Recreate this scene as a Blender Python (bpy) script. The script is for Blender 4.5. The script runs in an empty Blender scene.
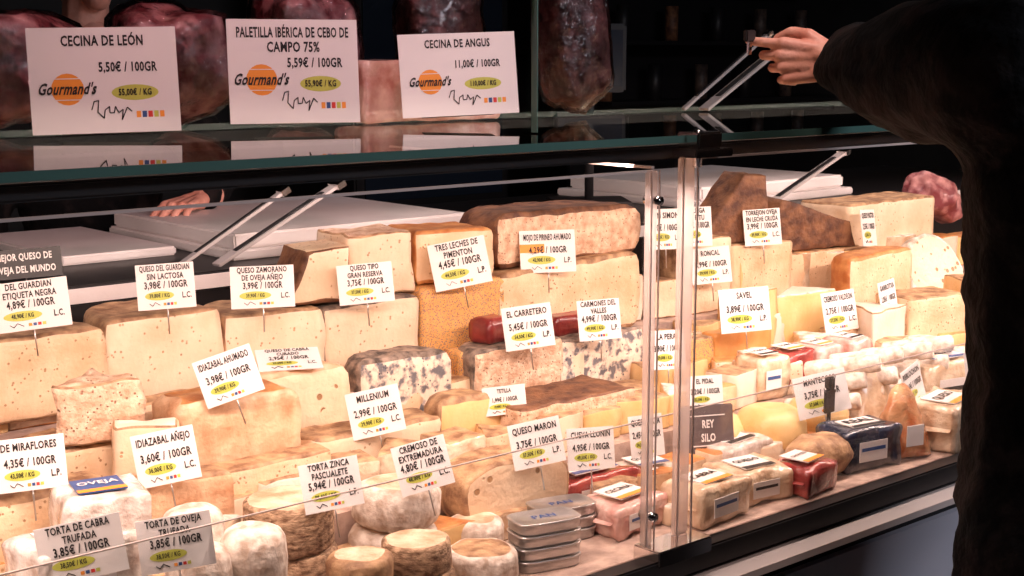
import bpy, bmesh, math, random
from mathutils import Vector, Matrix, noise
random.seed(7)
scene=bpy.context.scene
COL=bpy.context.collection
try:
    scene.view_settings.view_transform='Standard'
except Exception: pass

# ------------------------------------------------------------------ camera
cam=bpy.data.cameras.new('camera'); co=bpy.data.objects.new('camera',cam)
COL.objects.link(co); scene.camera=co
cam.lens=50; cam.sensor_width=36; cam.clip_start=.02
co.location=(0,0,1.55); co.rotation_euler=(math.pi/2-math.radians(9.31),0,math.radians(-41))

# ------------------------------------------------------------------ materials
def newmat(n):
    m=bpy.data.materials.new(n); m.use_nodes=True
    return m,m.node_tree.nodes,m.node_tree.links,m.node_tree.nodes['Principled BSDF']
def mat(n,col,rough=.5,metal=0,emit=0,coat=0,spec=.5):
    m,N,L,b=newmat(n)
    b.inputs['Base Color'].default_value=(*col,1); b.inputs['Roughness'].default_value=rough
    b.inputs['Metallic'].default_value=metal; b.inputs['Coat Weight'].default_value=coat
    b.inputs['Specular IOR Level'].default_value=spec
    if emit:
        b.inputs['Emission Color'].default_value=(*col,1); b.inputs['Emission Strength'].default_value=emit
    return m
def tex(n,c1,c2,scale=20,rough=.55,bump=.3,bscale=80,hole=None,hscale=90,hth=.12,coat=0,lo=.35,hi=.65,stretch=(1,1,1),metal=0,bdist=.004,spec=.5):
    """noise-mottled material with optional pores / veins"""
    m,N,L,b=newmat(n)
    tc=N.new('ShaderNodeTexCoord'); mp=N.new('ShaderNodeMapping'); mp.inputs['Scale'].default_value=stretch
    L.new(tc.outputs['Object'],mp.inputs['Vector'])
    nz=N.new('ShaderNodeTexNoise'); nz.inputs['Scale'].default_value=scale; nz.inputs['Detail'].default_value=6
    L.new(mp.outputs[0],nz.inputs['Vector'])
    r=N.new('ShaderNodeValToRGB'); r.color_ramp.elements[0].position=lo; r.color_ramp.elements[1].position=hi
    r.color_ramp.elements[0].color=(*c1,1); r.color_ramp.elements[1].color=(*c2,1)
    L.new(nz.outputs['Fac'],r.inputs[0]); out=r.outputs[0]
    hfac=None
    if hole:
        v=N.new('ShaderNodeTexVoronoi'); v.inputs['Scale'].default_value=hscale; v.inputs['Randomness'].default_value=1
        L.new(mp.outputs[0],v.inputs['Vector'])
        hr=N.new('ShaderNodeValToRGB'); hr.color_ramp.elements[0].position=hth; hr.color_ramp.elements[1].position=hth+.08
        hr.color_ramp.elements[0].color=(1,1,1,1); hr.color_ramp.elements[1].color=(0,0,0,1)
        L.new(v.outputs['Distance'],hr.inputs[0])
        n2=N.new('ShaderNodeTexNoise'); n2.inputs['Scale'].default_value=hscale*.3
        L.new(mp.outputs[0],n2.inputs['Vector'])
        g=N.new('ShaderNodeMath'); g.operation='GREATER_THAN'; g.inputs[1].default_value=.5
        L.new(n2.outputs['Fac'],g.inputs[0])
        mu=N.new('ShaderNodeMath'); mu.operation='MULTIPLY'; L.new(hr.outputs[0],mu.inputs[0]); L.new(g.outputs[0],mu.inputs[1])
        mx=N.new('ShaderNodeMix'); mx.data_type='RGBA'; L.new(mu.outputs[0],mx.inputs[0]); L.new(out,mx.inputs[6]); mx.inputs[7].default_value=(*hole,1)
        out=mx.outputs[2]; hfac=mu.outputs[0]
    L.new(out,b.inputs['Base Color'])
    nb=N.new('ShaderNodeTexNoise'); nb.inputs['Scale'].default_value=bscale; nb.inputs['Detail'].default_value=4
    L.new(mp.outputs[0],nb.inputs['Vector'])
    bp=N.new('ShaderNodeBump'); bp.inputs['Strength'].default_value=bump; bp.inputs['Distance'].default_value=bdist
    if hfac:
        sb=N.new('ShaderNodeMath'); sb.operation='SUBTRACT'; L.new(nb.outputs['Fac'],sb.inputs[0]); L.new(hfac,sb.inputs[1]); L.new(sb.outputs[0],bp.inputs['Height'])
    else: L.new(nb.outputs['Fac'],bp.inputs['Height'])
    L.new(bp.outputs[0],b.inputs['Normal'])
    b.inputs['Roughness'].default_value=rough; b.inputs['Coat Weight'].default_value=coat; b.inputs['Metallic'].default_value=metal
    b.inputs['Coat Roughness'].default_value=.08; b.inputs['Specular IOR Level'].default_value=spec
    return m
def fleck(n,base,base2,scale,cols):
    m,N,L,b=newmat(n)
    tc=N.new('ShaderNodeTexCoord'); nz=N.new('ShaderNodeTexNoise'); nz.inputs['Scale'].default_value=30; nz.inputs['Detail'].default_value=5
    L.new(tc.outputs['Object'],nz.inputs['Vector'])
    mx=N.new('ShaderNodeMix'); mx.data_type='RGBA'; L.new(nz.outputs['Fac'],mx.inputs[0]); mx.inputs[6].default_value=(*base,1); mx.inputs[7].default_value=(*base2,1)
    out=mx.outputs[2]
    for i,c in enumerate(cols):
        v=N.new('ShaderNodeTexVoronoi'); v.inputs['Scale'].default_value=scale*(1+.23*i)
        mp=N.new('ShaderNodeMapping'); mp.inputs['Location'].default_value=(i*3.1,i*1.7,i); L.new(tc.outputs['Object'],mp.inputs[0]); L.new(mp.outputs[0],v.inputs['Vector'])
        lt=N.new('ShaderNodeMath'); lt.operation='LESS_THAN'; lt.inputs[1].default_value=.30; L.new(v.outputs['Distance'],lt.inputs[0])
        m2=N.new('ShaderNodeMix'); m2.data_type='RGBA'; L.new(lt.outputs[0],m2.inputs[0]); L.new(out,m2.inputs[6]); m2.inputs[7].default_value=(*c,1); out=m2.outputs[2]
    L.new(out,b.inputs['Base Color']); b.inputs['Roughness'].default_value=.6
    return m
def glass(n,tint=(.96,.97,.96),bump=False):
    m=bpy.data.materials.new(n); m.use_nodes=True; N=m.node_tree.nodes; L=m.node_tree.links; N.clear()
    o=N.new('ShaderNodeOutputMaterial'); mx=N.new('ShaderNodeMixShader'); t=N.new('ShaderNodeBsdfTransparent'); g=N.new('ShaderNodeBsdfGlossy')
    t.inputs[0].default_value=(*tint,1); g.inputs['Roughness'].default_value=0.015 if not bump else .12; f=N.new('ShaderNodeFresnel'); f.inputs[0].default_value=1.5
    if bump:
        nz=N.new('ShaderNodeTexNoise'); nz.inputs['Scale'].default_value=28; nz.inputs['Detail'].default_value=5
        tc=N.new('ShaderNodeTexCoord'); L.new(tc.outputs['Object'],nz.inputs['Vector'])
        bp=N.new('ShaderNodeBump'); bp.inputs['Strength'].default_value=1; bp.inputs['Distance'].default_value=.02; L.new(nz.outputs['Fac'],bp.inputs['Height'])
        L.new(bp.outputs[0],g.inputs['Normal']); L.new(bp.outputs[0],f.inputs['Normal'])
    L.new(f.outputs[0],mx.inputs[0]); L.new(t.outputs[0],mx.inputs[1]); L.new(g.outputs[0],mx.inputs[2]); L.new(mx.outputs[0],o.inputs[0])
    return m
def acrylic(n):
    m=bpy.data.materials.new(n); m.use_nodes=True; N=m.node_tree.nodes; L=m.node_tree.links; N.clear()
    o=N.new('ShaderNodeOutputMaterial'); a=N.new('ShaderNodeMixShader'); b=N.new('ShaderNodeMixShader')
    t=N.new('ShaderNodeBsdfTransparent'); t.inputs[0].default_value=(.95,.90,.88,1)
    tr=N.new('ShaderNodeBsdfTranslucent'); tr.inputs[0].default_value=(.98,.95,.95,1)
    g=N.new('ShaderNodeBsdfGlossy'); g.inputs['Roughness'].default_value=.12; g.inputs[0].default_value=(.9,.85,.82,1)
    a.inputs[0].default_value=.45; b.inputs[0].default_value=.15
    L.new(t.outputs[0],a.inputs[1]); L.new(tr.outputs[0],a.inputs[2]); L.new(a.outputs[0],b.inputs[1]); L.new(g.outputs[0],b.inputs[2]); L.new(b.outputs[0],o.inputs[0])
    return m

CUT =tex('cheese_cut_cream',(.74,.49,.29),(.89,.67,.45),16,.42,.45,120,(.46,.27,.14),110,.18)
CUT2=tex('cheese_cut_pale',(.78,.57,.38),(.91,.73,.54),12,.42,.4,90,(.54,.34,.19),85,.15)
CUTH=tex('cheese_cut_holes',(.78,.55,.36),(.90,.70,.49),10,.42,.6,90,(.38,.21,.10),45,.2)
CUTP=tex('cheese_cut_white',(.80,.66,.52),(.90,.78,.65),14,.42,.35,90)
CUTY=tex('cheese_cut_yellow',(.80,.50,.20),(.88,.62,.31),12,.38,.35,90)
CUTO=tex('cheese_cut_orange',(.70,.29,.08),(.82,.41,.14),15,.38,.3,90)
CUTR=tex('cheese_cut_crumbly',(.58,.33,.20),(.89,.65,.46),45,.55,.9,150,(.40,.20,.12),140,.18)
BLUE=tex('cheese_cut_blue',(.17,.16,.17),(.86,.69,.54),48,.55,.7,100,(.12,.13,.16),110,.16,lo=.41,hi=.53)
RTAN=tex('rind_tan',(.24,.12,.06),(.62,.39,.21),38,.6,.7,110)
RGRY=tex('rind_grey',(.08,.06,.05),(.42,.31,.24),50,.8,.9,120)
RBRN=tex('rind_brown',(.08,.028,.015),(.25,.11,.05),30,.6,.7,110)
RORG=tex('rind_orange',(.46,.15,.04),(.72,.34,.12),30,.45,.5,110)
RWHT=tex('rind_white',(.52,.39,.30),(.90,.81,.72),55,.8,.8,90)
RBLK=tex('rind_black',(.03,.02,.02),(.12,.08,.06),30,.5,.5,110)
RSMK=tex('rind_smoked',(.52,.24,.11),(.84,.56,.35),22,.45,.6,110,lo=.3,hi=.6)
TORT=tex('rind_torta',(.52,.32,.19),(.86,.67,.49),30,.55,.7,110)
BASK=tex('rind_cloth',(.16,.08,.04),(.60,.40,.25),70,.85,.9,200,stretch=(1,1,2.2))
SPK =fleck('cheese_flecked',(.68,.30,.08),(.86,.48,.16),230,[(.38,.16,.10),(.20,.13,.18),(.48,.38,.16)])
REDC=tex('cured_red',(.16,.010,.012),(.34,.04,.035),20,.35,.4,80,coat=.5)
MEAT=tex('cured_meat_fat',(.20,.035,.045),(.70,.36,.35),26,.55,.6,60,coat=.25,lo=.42,hi=.72)
MEAT2=tex('cured_meat_dark',(.06,.016,.018),(.26,.09,.085),20,.5,.8,50,coat=.3,bdist=.01)
MEATD=tex('cured_meat_deep',(.07,.010,.012),(.24,.06,.06),20,.5,.6,50,coat=.2)
WRAPW=tex('wrap_white',(.52,.41,.35),(.90,.84,.78),34,.2,.9,60,coat=.8,bdist=.006)
WRAPC=tex('wrap_cream',(.55,.35,.21),(.90,.74,.55),24,.2,.9,60,coat=.8,bdist=.006)
WRAPR=tex('wrap_red',(.22,.02,.02),(.50,.09,.07),20,.2,.9,60,coat=.8,bdist=.006)
WRAPP=tex('wrap_pink',(.55,.24,.20),(.86,.62,.54),24,.2,.9,60,coat=.8,bdist=.006)
WRAPB=tex('wrap_navy',(.010,.014,.03),(.03,.035,.07),16,.25,.9,60,coat=.8,bdist=.006)
WRAPO=tex('wrap_orange',(.42,.10,.02),(.85,.50,.26),26,.2,1,50,coat=.8,bdist=.008)
BLUEP=mat('print_blue',(.04,.09,.26),.4)
PAPER=mat('label_paper',(.84,.80,.78),.45)
INK=mat('ink_black',(.012,.010,.010),.6)
LIME=mat('print_lime',(.56,.58,.10),.5)
ORNG=mat('print_orange',(.90,.32,.04),.5)
REDP=mat('print_red',(.65,.04,.03),.5)
BLKP=mat('sign_black',(.02,.015,.015),.4)
STEEL=mat('brushed_steel',(.62,.58,.56),.32,1)
CHROME=mat('chrome',(.75,.70,.68),.15,1)
ALUM=mat('satin_aluminium',(.50,.46,.45),.45,.35)
ALU=tex('tin_metal',(.50,.48,.47),(.64,.62,.61),30,.3,.1,60,metal=.85)
BLACKM=mat('black_metal',(.010,.009,.010),.4)
DARK=mat('dark_plastic',(.012,.011,.012),.5)
BOARD=tex('cutting_board_plastic',(.72,.66,.64),(.80,.75,.73),8,.5,.15,120)
TRAY=tex('display_base',(.32,.22,.18),(.58,.42,.34),30,.7,.4,60)
GREYP=mat('front_panel_paint',(.50,.50,.56),.4)
SIGNG=mat('sign_grey_brown',(.13,.10,.10),.5)
PANEG=glass('pane_glass',(.97,.975,.97)); SHELFG=glass('shelf_glass',(.82,.90,.86)); FILM=glass('crinkled_film',(.9,.88,.88),True)
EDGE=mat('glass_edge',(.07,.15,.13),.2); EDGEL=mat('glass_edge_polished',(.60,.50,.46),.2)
ACRY=acrylic('acrylic_post')
SKIN=tex('skin',(.62,.25,.18),(.76,.38,.29),25,.5,.25,160)
HAIR=mat('hair_dark',(.02,.013,.01),.5)
JACK=tex('jacket_camo',(.0025,.0025,.003),(.014,.010,.010),16,.9,.6,60,bdist=.008,lo=.48,hi=.6,spec=.15)
TROU=mat('trousers_black',(.004,.004,.005),.95,spec=.1)
SHOE=mat('shoe_black',(.01,.01,.01),.4)
WHITE=mat('eye_white',(.8,.8,.8),.3)
LIPS=mat('lips',(.45,.14,.12),.5)

# ------------------------------------------------------------------ mesh builder
class MB:
    def __init__(s): s.v=[]; s.f=[]; s.m=[]; s.mats=[]; s.sm=[]
    def mi(s,m):
        if m not in s.mats: s.mats.append(m)
        return s.mats.index(m)
    def add(s,v,f,m,M=None,smooth=False):
        o=len(s.v)
        s.v+= [ (M@Vector(p)) if M else Vector(p) for p in v]
        for i,q in enumerate(f):
            s.f.append([o+k for k in q]); s.m.append(s.mi(m[i] if isinstance(m,list) else m)); s.sm.append(smooth)
    def box(s,a,b,m,M=None,bev=0):
        if bev:
            bm=bmesh.new(); bmesh.ops.create_cube(bm,size=1)
            for v in bm.verts: v.co=Vector([(a[i]+b[i])/2+(b[i]-a[i])*v.co[i] for i in range(3)])
            bmesh.ops.bevel(bm,geom=bm.edges[:],offset=bev,segments=2,affect='EDGES')
            bm.verts.index_update()
            s.add([v.co.copy() for v in bm.verts],[[v.index for v in f.verts] for f in bm.faces],m,M); bm.free(); return
        x0,y0,z0=a;x1,y1,z1=b
        v=[(x0,y0,z0),(x1,y0,z0),(x1,y1,z0),(x0,y1,z0),(x0,y0,z1),(x1,y0,z1),(x1,y1,z1),(x0,y1,z1)]
        s.add(v,[(0,3,2,1),(4,5,6,7),(0,1,5,4),(1,2,6,5),(2,3,7,6),(3,0,4,7)],m,M)
    def cyl(s,p,q,r,m,n=10,M=None):
        p=Vector(p);q=Vector(q);d=(q-p).normalized(); a=d.orthogonal().normalized(); b=d.cross(a)
        v=[];
        for c in (p,q):
            for i in range(n):
                t=2*math.pi*i/n; v.append(c+(a*math.cos(t)+b*math.sin(t))*r)
        f=[(i,(i+1)%n,n+(i+1)%n,n+i) for i in range(n)]+[tuple(range(n))[::-1],tuple(range(n,2*n))]
        s.add(v,f,m,M,True)
    def build(s,name,loc=(0,0,0),rot=(0,0,0),parent=None):
        me=bpy.data.meshes.new(name); me.from_pydata([tuple(p) for p in s.v],[],s.f)
        for m in s.mats: me.materials.append(m)
        me.polygons.foreach_set('material_index',s.m); me.polygons.foreach_set('use_smooth',s.sm)
        me.update()
        o=bpy.data.objects.new(name,me); o.location=loc; o.rotation_euler=rot; COL.objects.link(o)
        if parent: o.parent=parent
        return o
def sbox(name,a,b,m,bev=0):
    c=[(a[i]+b[i])/2 for i in range(3)]; mb=MB(); mb.box([a[i]-c[i] for i in range(3)],[b[i]-c[i] for i in range(3)],m,bev=bev); return mb.build(name,c)

# ------------------------------------------------------------------ cheese generator
def o_half(w,d,p=.8):
    pts=[(-w/2,0,0)]
    n=16
    for i in range(n):
        t=math.pi*i/n; c=math.cos(t); s_=math.sin(t)
        pts.append((w/2*math.copysign(abs(c)**p,c),d*abs(s_)**p,1))
    return pts
def o_block(w,d,back=1,side=0,front=0): return [(-w/2,0,front),(w/2,0,side),(w/2,d,back),(-w/2,d,side)]
def o_tri(w,d,k=0,f=0): return [(-w/2,0,f),(w/2,0,0),(w*k,d,0)]
def o_round(r,flag=1,ry=None):
    ry=ry or r
    return [(r*math.cos(2*math.pi*i/28),ry+ry*math.sin(2*math.pi*i/28),flag) for i in range(28)]
def cheese_geo(mb,outline,h,cut,rind,top=None,rnd=.008,bulge=0,nz=.0015,seed=0,M=None,taper=0,ribs=0,topdome=0,step=.012,rim=None,skew=None):
    pts=[]
    n=len(outline)
    for i in range(n):
        x0,y0,fl=outline[i]; x1,y1,_=outline[(i+1)%n]
        k=max(1,int(math.hypot(x1-x0,y1-y0)/step))
        for j in range(k): pts.append((x0+(x1-x0)*j/k,y0+(y1-y0)*j/k,fl))
    N=len(pts); cx=sum(p[0] for p in pts)/N; cy=sum(p[1] for p in pts)/N
    rnd=min(rnd,h*.45)
    levels=[(0,.8),(rnd*.4,.25),(rnd,0)]
    km=max(1,int((h-2*rnd)/.02))
    levels+=[(rnd+(h-2*rnd)*j/km,0) for j in range(1,km)]
    levels+=[(h-rnd,0),(h-rnd*.4,.25),(h-rnd*.1,.7),(h,1.1)]
    V=[];F=[];mi=[]
    off=Vector((seed*3.7,seed*1.3,seed*2.1))
    if skew is None: skew=noise.noise(off*1.3+Vector((.5,.5,.5)))*.08   # every hand-cut piece leans a little
    for z,ins in levels:
        for q,(x,y,fl) in enumerate(pts):
            dx,dy=x-cx,y-cy; L=math.hypot(dx,dy) or 1
            a=ins*rnd*(1 if fl else .45)
            b_=bulge*math.sin(math.pi*z/h)*(1 if fl else .1)
            rb=ribs*(.5+.5*math.cos(q*2*math.pi/3.0)) if fl else 0
            s_=(L-a+b_-rb)/L*(1-taper*z/h)
            p=Vector((cx+dx*s_,cy+dy*s_,z*(1+skew*dx/.1*.5)))
            e=noise.noise_vector(p*28+off)*nz*2
            V.append(p+e)
    nl=len(levels)-1
    for li in range(nl):
        for i in range(N):
            a=li*N+i;b=li*N+(i+1)%N
            F.append((a,b,b+N,a+N))
            mi.append(rind if (pts[i][2] or (rim and (li>=nl-2 or li<1))) else cut)
    base=nl*N; prev=base
    for s_ in (.85,.6,.3):
        st=len(V)
        for i in range(N):
            p=V[base+i]; c=Vector((cx*(1),cy,h))
            q=c+(p-c)*s_; q.z=h*(1+skew*(q.x-cx)/.1*.5)+topdome*(1-s_*s_)+noise.noise(Vector((q.x*25,q.y*25,h))+off)*nz*1.5
            V.append(q)
        for i in range(N):
            F.append((prev+i,prev+(i+1)%N,st+(i+1)%N,st+i)); mi.append(top or rind)
        prev=st
    V.append(Vector((cx,cy,h+topdome)))
    for i in range(N): F.append((prev+i,prev+(i+1)%N,len(V)-1)); mi.append(top or rind)
    F.append(tuple(range(N))[::-1]); mi.append(rind)
    mb.add(V,F,mi,M,True)
SEED=[0]
def cheese(name,outline,h,cut,rind,loc,rz=0,rot=None,**k):
    SEED[0]+=1; mb=MB(); k.setdefault('rim',True); cheese_geo(mb,outline,h,cut,rind,seed=SEED[0],**k)
    return mb.build(name,loc,rot or (0,0,math.radians(rz)))

# ------------------------------------------------------------------ text
TC={}
def text_geo(s):
    if s in TC: return TC[s]
    cu=bpy.data.curves.new('t','FONT'); cu.body=s; cu.size=1; cu.offset=.028; cu.space_character=1.08; cu.align_x='CENTER'; cu.align_y='CENTER'; cu.resolution_u=2
    ob=bpy.data.objects.new('t',cu); COL.objects.link(ob)
    dg=bpy.context.evaluated_depsgraph_get(); e=ob.evaluated_get(dg); me=e.to_mesh()
    v=[x.co.copy() for x in me.vertices]; f=[tuple(p.vertices) for p in me.polygons]
    e.to_mesh_clear(); bpy.data.objects.remove(ob); bpy.data.curves.remove(cu)
    TC[s]=(v,f); return TC[s]
def put_text(mb,s,x,z,size,maxw,m,y=-.0016,shear=0):
    v,f=text_geo(s)
    if not v: return
    w=max(p.x for p in v)-min(p.x for p in v); sx=min(size*.66,maxw/w)
    mb.add([(x+p.x*sx+p.y*shear*size,y,z+p.y*size) for p in v],f,m)
def disc(mb,x,z,rx,rz,m,y=-.0012,n=20):
    mb.add([(x+rx*math.cos(2*math.pi*i/n),y,z+rz*math.sin(2*math.pi*i/n)) for i in range(n)],[tuple(range(n))],m)
def rect(mb,x0,z0,x1,z1,m,y=-.0012): mb.add([(x0,y,z0),(x1,y,z0),(x1,y,z1),(x0,y,z1)],[(0,1,2,3)],m)
def label(X,Y,Z,w,h,title,price,kg,lc='L.C.',yaw=-25,roll=0,pitch=-10,head=None,pin=.04):
    mb=MB(); mb.box((-w/2,-.0008,-h/2),(w/2,.0008,h/2),PAPER)
    T=title.split('|'); n=len(T)
    ts=h*.18 if n==2 else h*.20
    if head: rect(mb,-w/2,-h*.02,-w*.06,h*.18,head)
    for i,t in enumerate(T): put_text(mb,t,0,h*(.40-.18*i) if n==2 else h*.33,ts,w*.86,INK)
    put_text(mb,price+'€ / 100GR',0,h*.03,h*.215,w*.84,INK)
    disc(mb,-w*.12,-h*.20,w*.25,h*.10,LIME); put_text(mb,kg+'€ / KG',-w*.12,-h*.20,h*.12,w*.40,INK,y=-.002)
    if lc: put_text(mb,lc,w*.35,-h*.22,h*.18,w*.22,INK)
    for i,c in enumerate((ORNG,BLUEP,REDP,LIME)): rect(mb,-w*.06+i*w*.06,-h*.42,-w*.015+i*w*.06,-h*.36,c)
    for a,b in (((-.30,-.36),(-.25,-.42)),((-.25,-.42),(-.20,-.34)),((-.20,-.34),(-.12,-.41))): mb.cyl((w*a[0],-.0012,h*a[1]),(w*b[0],-.0012,h*b[1]),.0006,INK,4)
    if pin:
        mb.cyl((0,.002,-h*.3),(0,.004,-h/2-pin),.0012,STEEL,6)
    return mb.build('price_label',(X,Y,Z),(math.radians(pitch),math.radians(-roll),math.radians(yaw)))

# ------------------------------------------------------------------ room shell
FL=tex('floor_tiles',(.05,.045,.045),(.09,.08,.08),4,.35,.1,30)
WL=tex('wall_dark',(.012,.011,.012),(.022,.02,.02),3,.7,.1,30)
sbox('floor',(-2.5,-2.5,-.1),(7.5,6.5,0),FL)
sbox('ceiling',(-2.5,-2.5,3.0),(7.5,6.5,3.1),WL)
sbox('wall_back',(-2.5,6.4,0),(7.5,6.5,3.0),WL)
sbox('wall_front',(-2.5,-2.5,0),(7.5,-2.4,3.0),WL)
sbox('wall_left',(-2.5,-2.4,0),(-2.4,6.4,3.0),WL)
sbox('wall_right',(7.4,-2.4,0),(7.5,6.4,3.0),WL)

# ------------------------------------------------------------------ counter
XL,XR=-.4,4.4
cnt=bpy.data.objects.new('cheese_display_counter',None); COL.objects.link(cnt)
def part(mb,n): o=mb.build(n); o.parent=cnt; return o
mb=MB()
mb.box((XL,1.443,.60),(XR,1.745,.79),TRAY); mb.box((XL,1.745,.60),(XR,1.945,.86),TRAY)
mb.box((XL,1.945,.60),(XR,2.055,.90),TRAY); mb.box((XL,2.055,.60),(XR,2.33,.98),TRAY)
mb.box((XL,1.46,.79),(.94,1.74,.868),TRAY)
part(mb,'terraces')
mb=MB(); mb.box((XL,2.33,.6),(XR,2.345,1.12),BLACKM); mb.box((XL,2.33,1.12),(XR,3.02,1.155),BLACKM,bev=.003); mb.box((XL,2.326,1.124),(XR,2.33,1.150),BOARD); mb.box((XL,2.345,0),(XR,3.0,1.12),DARK)  # thin pale strip on the front edge paints in a bright reflected line
part(mb,'back_worktop')
mb=MB(); mb.box((XL,1.395,.760),(XR,1.430,.798),BLACKM,bev=.003); mb.box((XL,1.43,.6),(XR,1.442,.79),BLACKM)
mb.box((XL,1.395,.60),(XR,1.44,.76),BLACKM); part(mb,'bottom_rail')
mb=MB(); mb.add([(XL,1.354,.742),(XR,1.354,.742),(XR,1.358,.752),(XL,1.358,.752),(XL,1.395,.758),(XR,1.395,.758),(XL,1.395,.742),(XR,1.395,.742)],[(0,1,2,3),(3,2,5,4),(0,6,7,1)],ALUM); part(mb,'steel_ledge')
mb=MB(); mb.box((XL,1.362,.12),(XR,1.44,.722),GREYP); mb.box((XL,1.375,.722),(XR,1.44,.745),BLACKM); mb.box((XL,1.42,0),(XR,2.35,.12),BLACKM); mb.box((XL,1.44,.12),(XR,2.33,.6),BLACKM); part(mb,'front_panel')
mb=MB(); mb.add([(XL,1.433,.79),(1.505,1.433,.79),(1.505,1.433,1.383),(XL,1.433,1.383)],[(0,1,2,3)],PANEG)
mb.add([(1.612,1.433,.79),(XR,1.433,.79),(XR,1.433,1.395),(1.612,1.433,1.395)],[(0,1,2,3)],PANEG)
mb.add([(1.528,1.433,.79),(1.572,1.433,.79),(1.572,1.433,1.395),(1.528,1.433,1.395)],[(0,1,2,3)],PANEG); part(mb,'front_glass')
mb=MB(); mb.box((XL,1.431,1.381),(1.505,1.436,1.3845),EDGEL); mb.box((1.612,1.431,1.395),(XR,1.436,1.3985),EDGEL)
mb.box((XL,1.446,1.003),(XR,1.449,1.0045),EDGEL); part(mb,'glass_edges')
mb=MB(); mb.add([(XL,1.4475,.792),(XR,1.4475,.792),(XR,1.4475,1.003),(XL,1.4475,1.003)],[(0,1,2,3)],PANEG); part(mb,'inner_low_glass')
mb=MB(); mb.add([(XL,1.435,1.432),(XR,1.435,1.432),(XR,2.22,1.432),(XL,2.22,1.432)],[(0,1,2,3)],SHELFG); part(mb,'shelf_glass')
mb=MB(); mb.box((XL,1.431,1.421),(XR,1.4345,1.432),EDGE); mb.box((XL,2.22,1.421),(XR,2.224,1.432),EDGE); part(mb,'shelf_glass_edge')
mb=MB(); mb.box((XL,1.455,1.397),(XR,1.53,1.417),BLACKM,bev=.003); mb.box((XL,2.235,1.40),(XR,2.28,1.418),BLACKM); part(mb,'light_housing')  # the rear box is an added cover for the worktop fill light
mb=MB(); mb.box((1.509,1.427,.815),(1.524,1.441,1.384),ACRY,bev=.002); mb.box((1.578,1.427,.815),(1.606,1.441,1.40),ACRY,bev=.003)
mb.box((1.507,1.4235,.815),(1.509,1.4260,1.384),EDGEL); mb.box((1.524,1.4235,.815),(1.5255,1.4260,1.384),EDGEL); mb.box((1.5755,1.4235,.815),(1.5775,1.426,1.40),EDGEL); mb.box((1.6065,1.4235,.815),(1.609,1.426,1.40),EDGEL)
mb.box((1.50,1.390,.79),(1.62,1.445,.815),CHROME,bev=.002)
mb.box((1.575,1.40,1.40),(1.66,1.45,1.412),CHROME,bev=.002); mb.box((1.585,1.405,1.412),(1.64,1.45,1.437),CHROME,bev=.003)
for z in (.86,1.34): mb.cyl((1.517,1.415,z),(1.517,1.445,z),.007,CHROME)
mb.cyl((1.60,1.42,1.385),(1.60,1.42,1.44),.007,CHROME); part(mb,'glass_post')
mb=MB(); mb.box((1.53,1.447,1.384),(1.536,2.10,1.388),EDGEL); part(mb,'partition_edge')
mb=MB(); mb.add([(XL,1.62,1.434),(1.445,1.62,1.434),(1.445,1.60,1.85),(XL,1.60,1.85)],[(0,1,2,3)],PANEG); mb.box((1.445,1.605,1.434),(1.4470,1.618,1.85),EDGE); part(mb,'upper_glass')
for x in (-.2,3.9):
    mb=MB(); mb.cyl((x,2.26,1.155),(x,2.26,1.43),.012,CHROME); mb.box((x-.02,2.2,1.405),(x+.02,2.28,1.418),CHROME); part(mb,'shelf_support')
def strut(a,b,w=.014):
    mb=MB(); a=Vector(a);b=Vector(b); d=(b-a); L=d.length; q=d.to_track_quat('X','Z'); M=q.to_matrix().to_4x4()
    mb.box((0,-w,-.003),(L,w,.003),ALUM,M,bev=.001); mb.box((L*.15,-w*.5,.003),(L*.85,w*.5,.005),DARK,M); mb.box((L-.02,-w*1.2,-.006),(L,w*1.2,.006),CHROME,M)
    return mb.build('steel_strut',a)
strut((1.315,2.36,1.160),(1.60,2.36,1.30)); strut((1.26,2.40,1.160),(1.50,2.40,1.29),.009)
strut((2.93,2.36,1.160),(3.27,2.36,1.29)); strut((2.27,2.0,1.437),(2.58,2.0,1.60)); strut((2.24,2.03,1.437),(2.52,2.03,1.60),.006)

mb=MB(); mb.box((-.3,-.27,0),(.3,.27,.02),BOARD,bev=.004); mb.box((-.29,-.26,.02),(.3,.265,.050),BOARD,bev=.004); mb.build('cutting_board',(1.68,2.68,1.156))
mb=MB(); mb.box((-.12,-.22,0),(.12,.22,.018),BOARD,bev=.004); mb.build('cutting_board',(1.22,2.78,1.156))
mb=MB(); mb.box((-.33,-.27,0),(.33,.27,.02),BOARD,bev=.004); mb.box((-.3,-.25,.02),(.31,.25,.055),BOARD,bev=.006); mb.build('cutting_board',(3.08,2.70,1.156))

# ------------------------------------------------------------------ cheeses : back row
C=cheese
C('cheese_half_wheel',o_half(.25,.17),.13,CUT,RTAN,(.825,2.07,.98+.02),rnd=.012,bulge=.006)
C('cheese_half_wheel',o_half(.20,.17),.148,CUT2,RTAN,(1.055,2.07,.99),rnd=.012,bulge=.006)
C('cheese_half_wheel',o_half(.19,.17),.132,CUT2,RTAN,(1.262,2.07,.985),rnd=.010,bulge=.006)
C('cheese_wedge',[(-.06,0,1),(.065,0,0),(.06,.10,0),(-.02,.095,1)],.11,CUT,RBRN,(1.375,2.185,1.118),rot=(math.radians(90),0,math.radians(-10)),top=CUT2)
C('cheese_half_wheel',o_half(.205,.17,.6),.132,CUT2,RGRY,(1.467,2.07,.98),rnd=.012)
C('cheese_block',o_block(.135,.12,1,0),.115,CUT2,RTAN,(1.51,2.10,1.114),rz=-4,top=CUTR,nz=.003)
C('cheese_block',o_block(.17,.13,1,1),.10,CUT,RORG,(1.675,2.09,1.124),rz=-8,rnd=.016)
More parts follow.
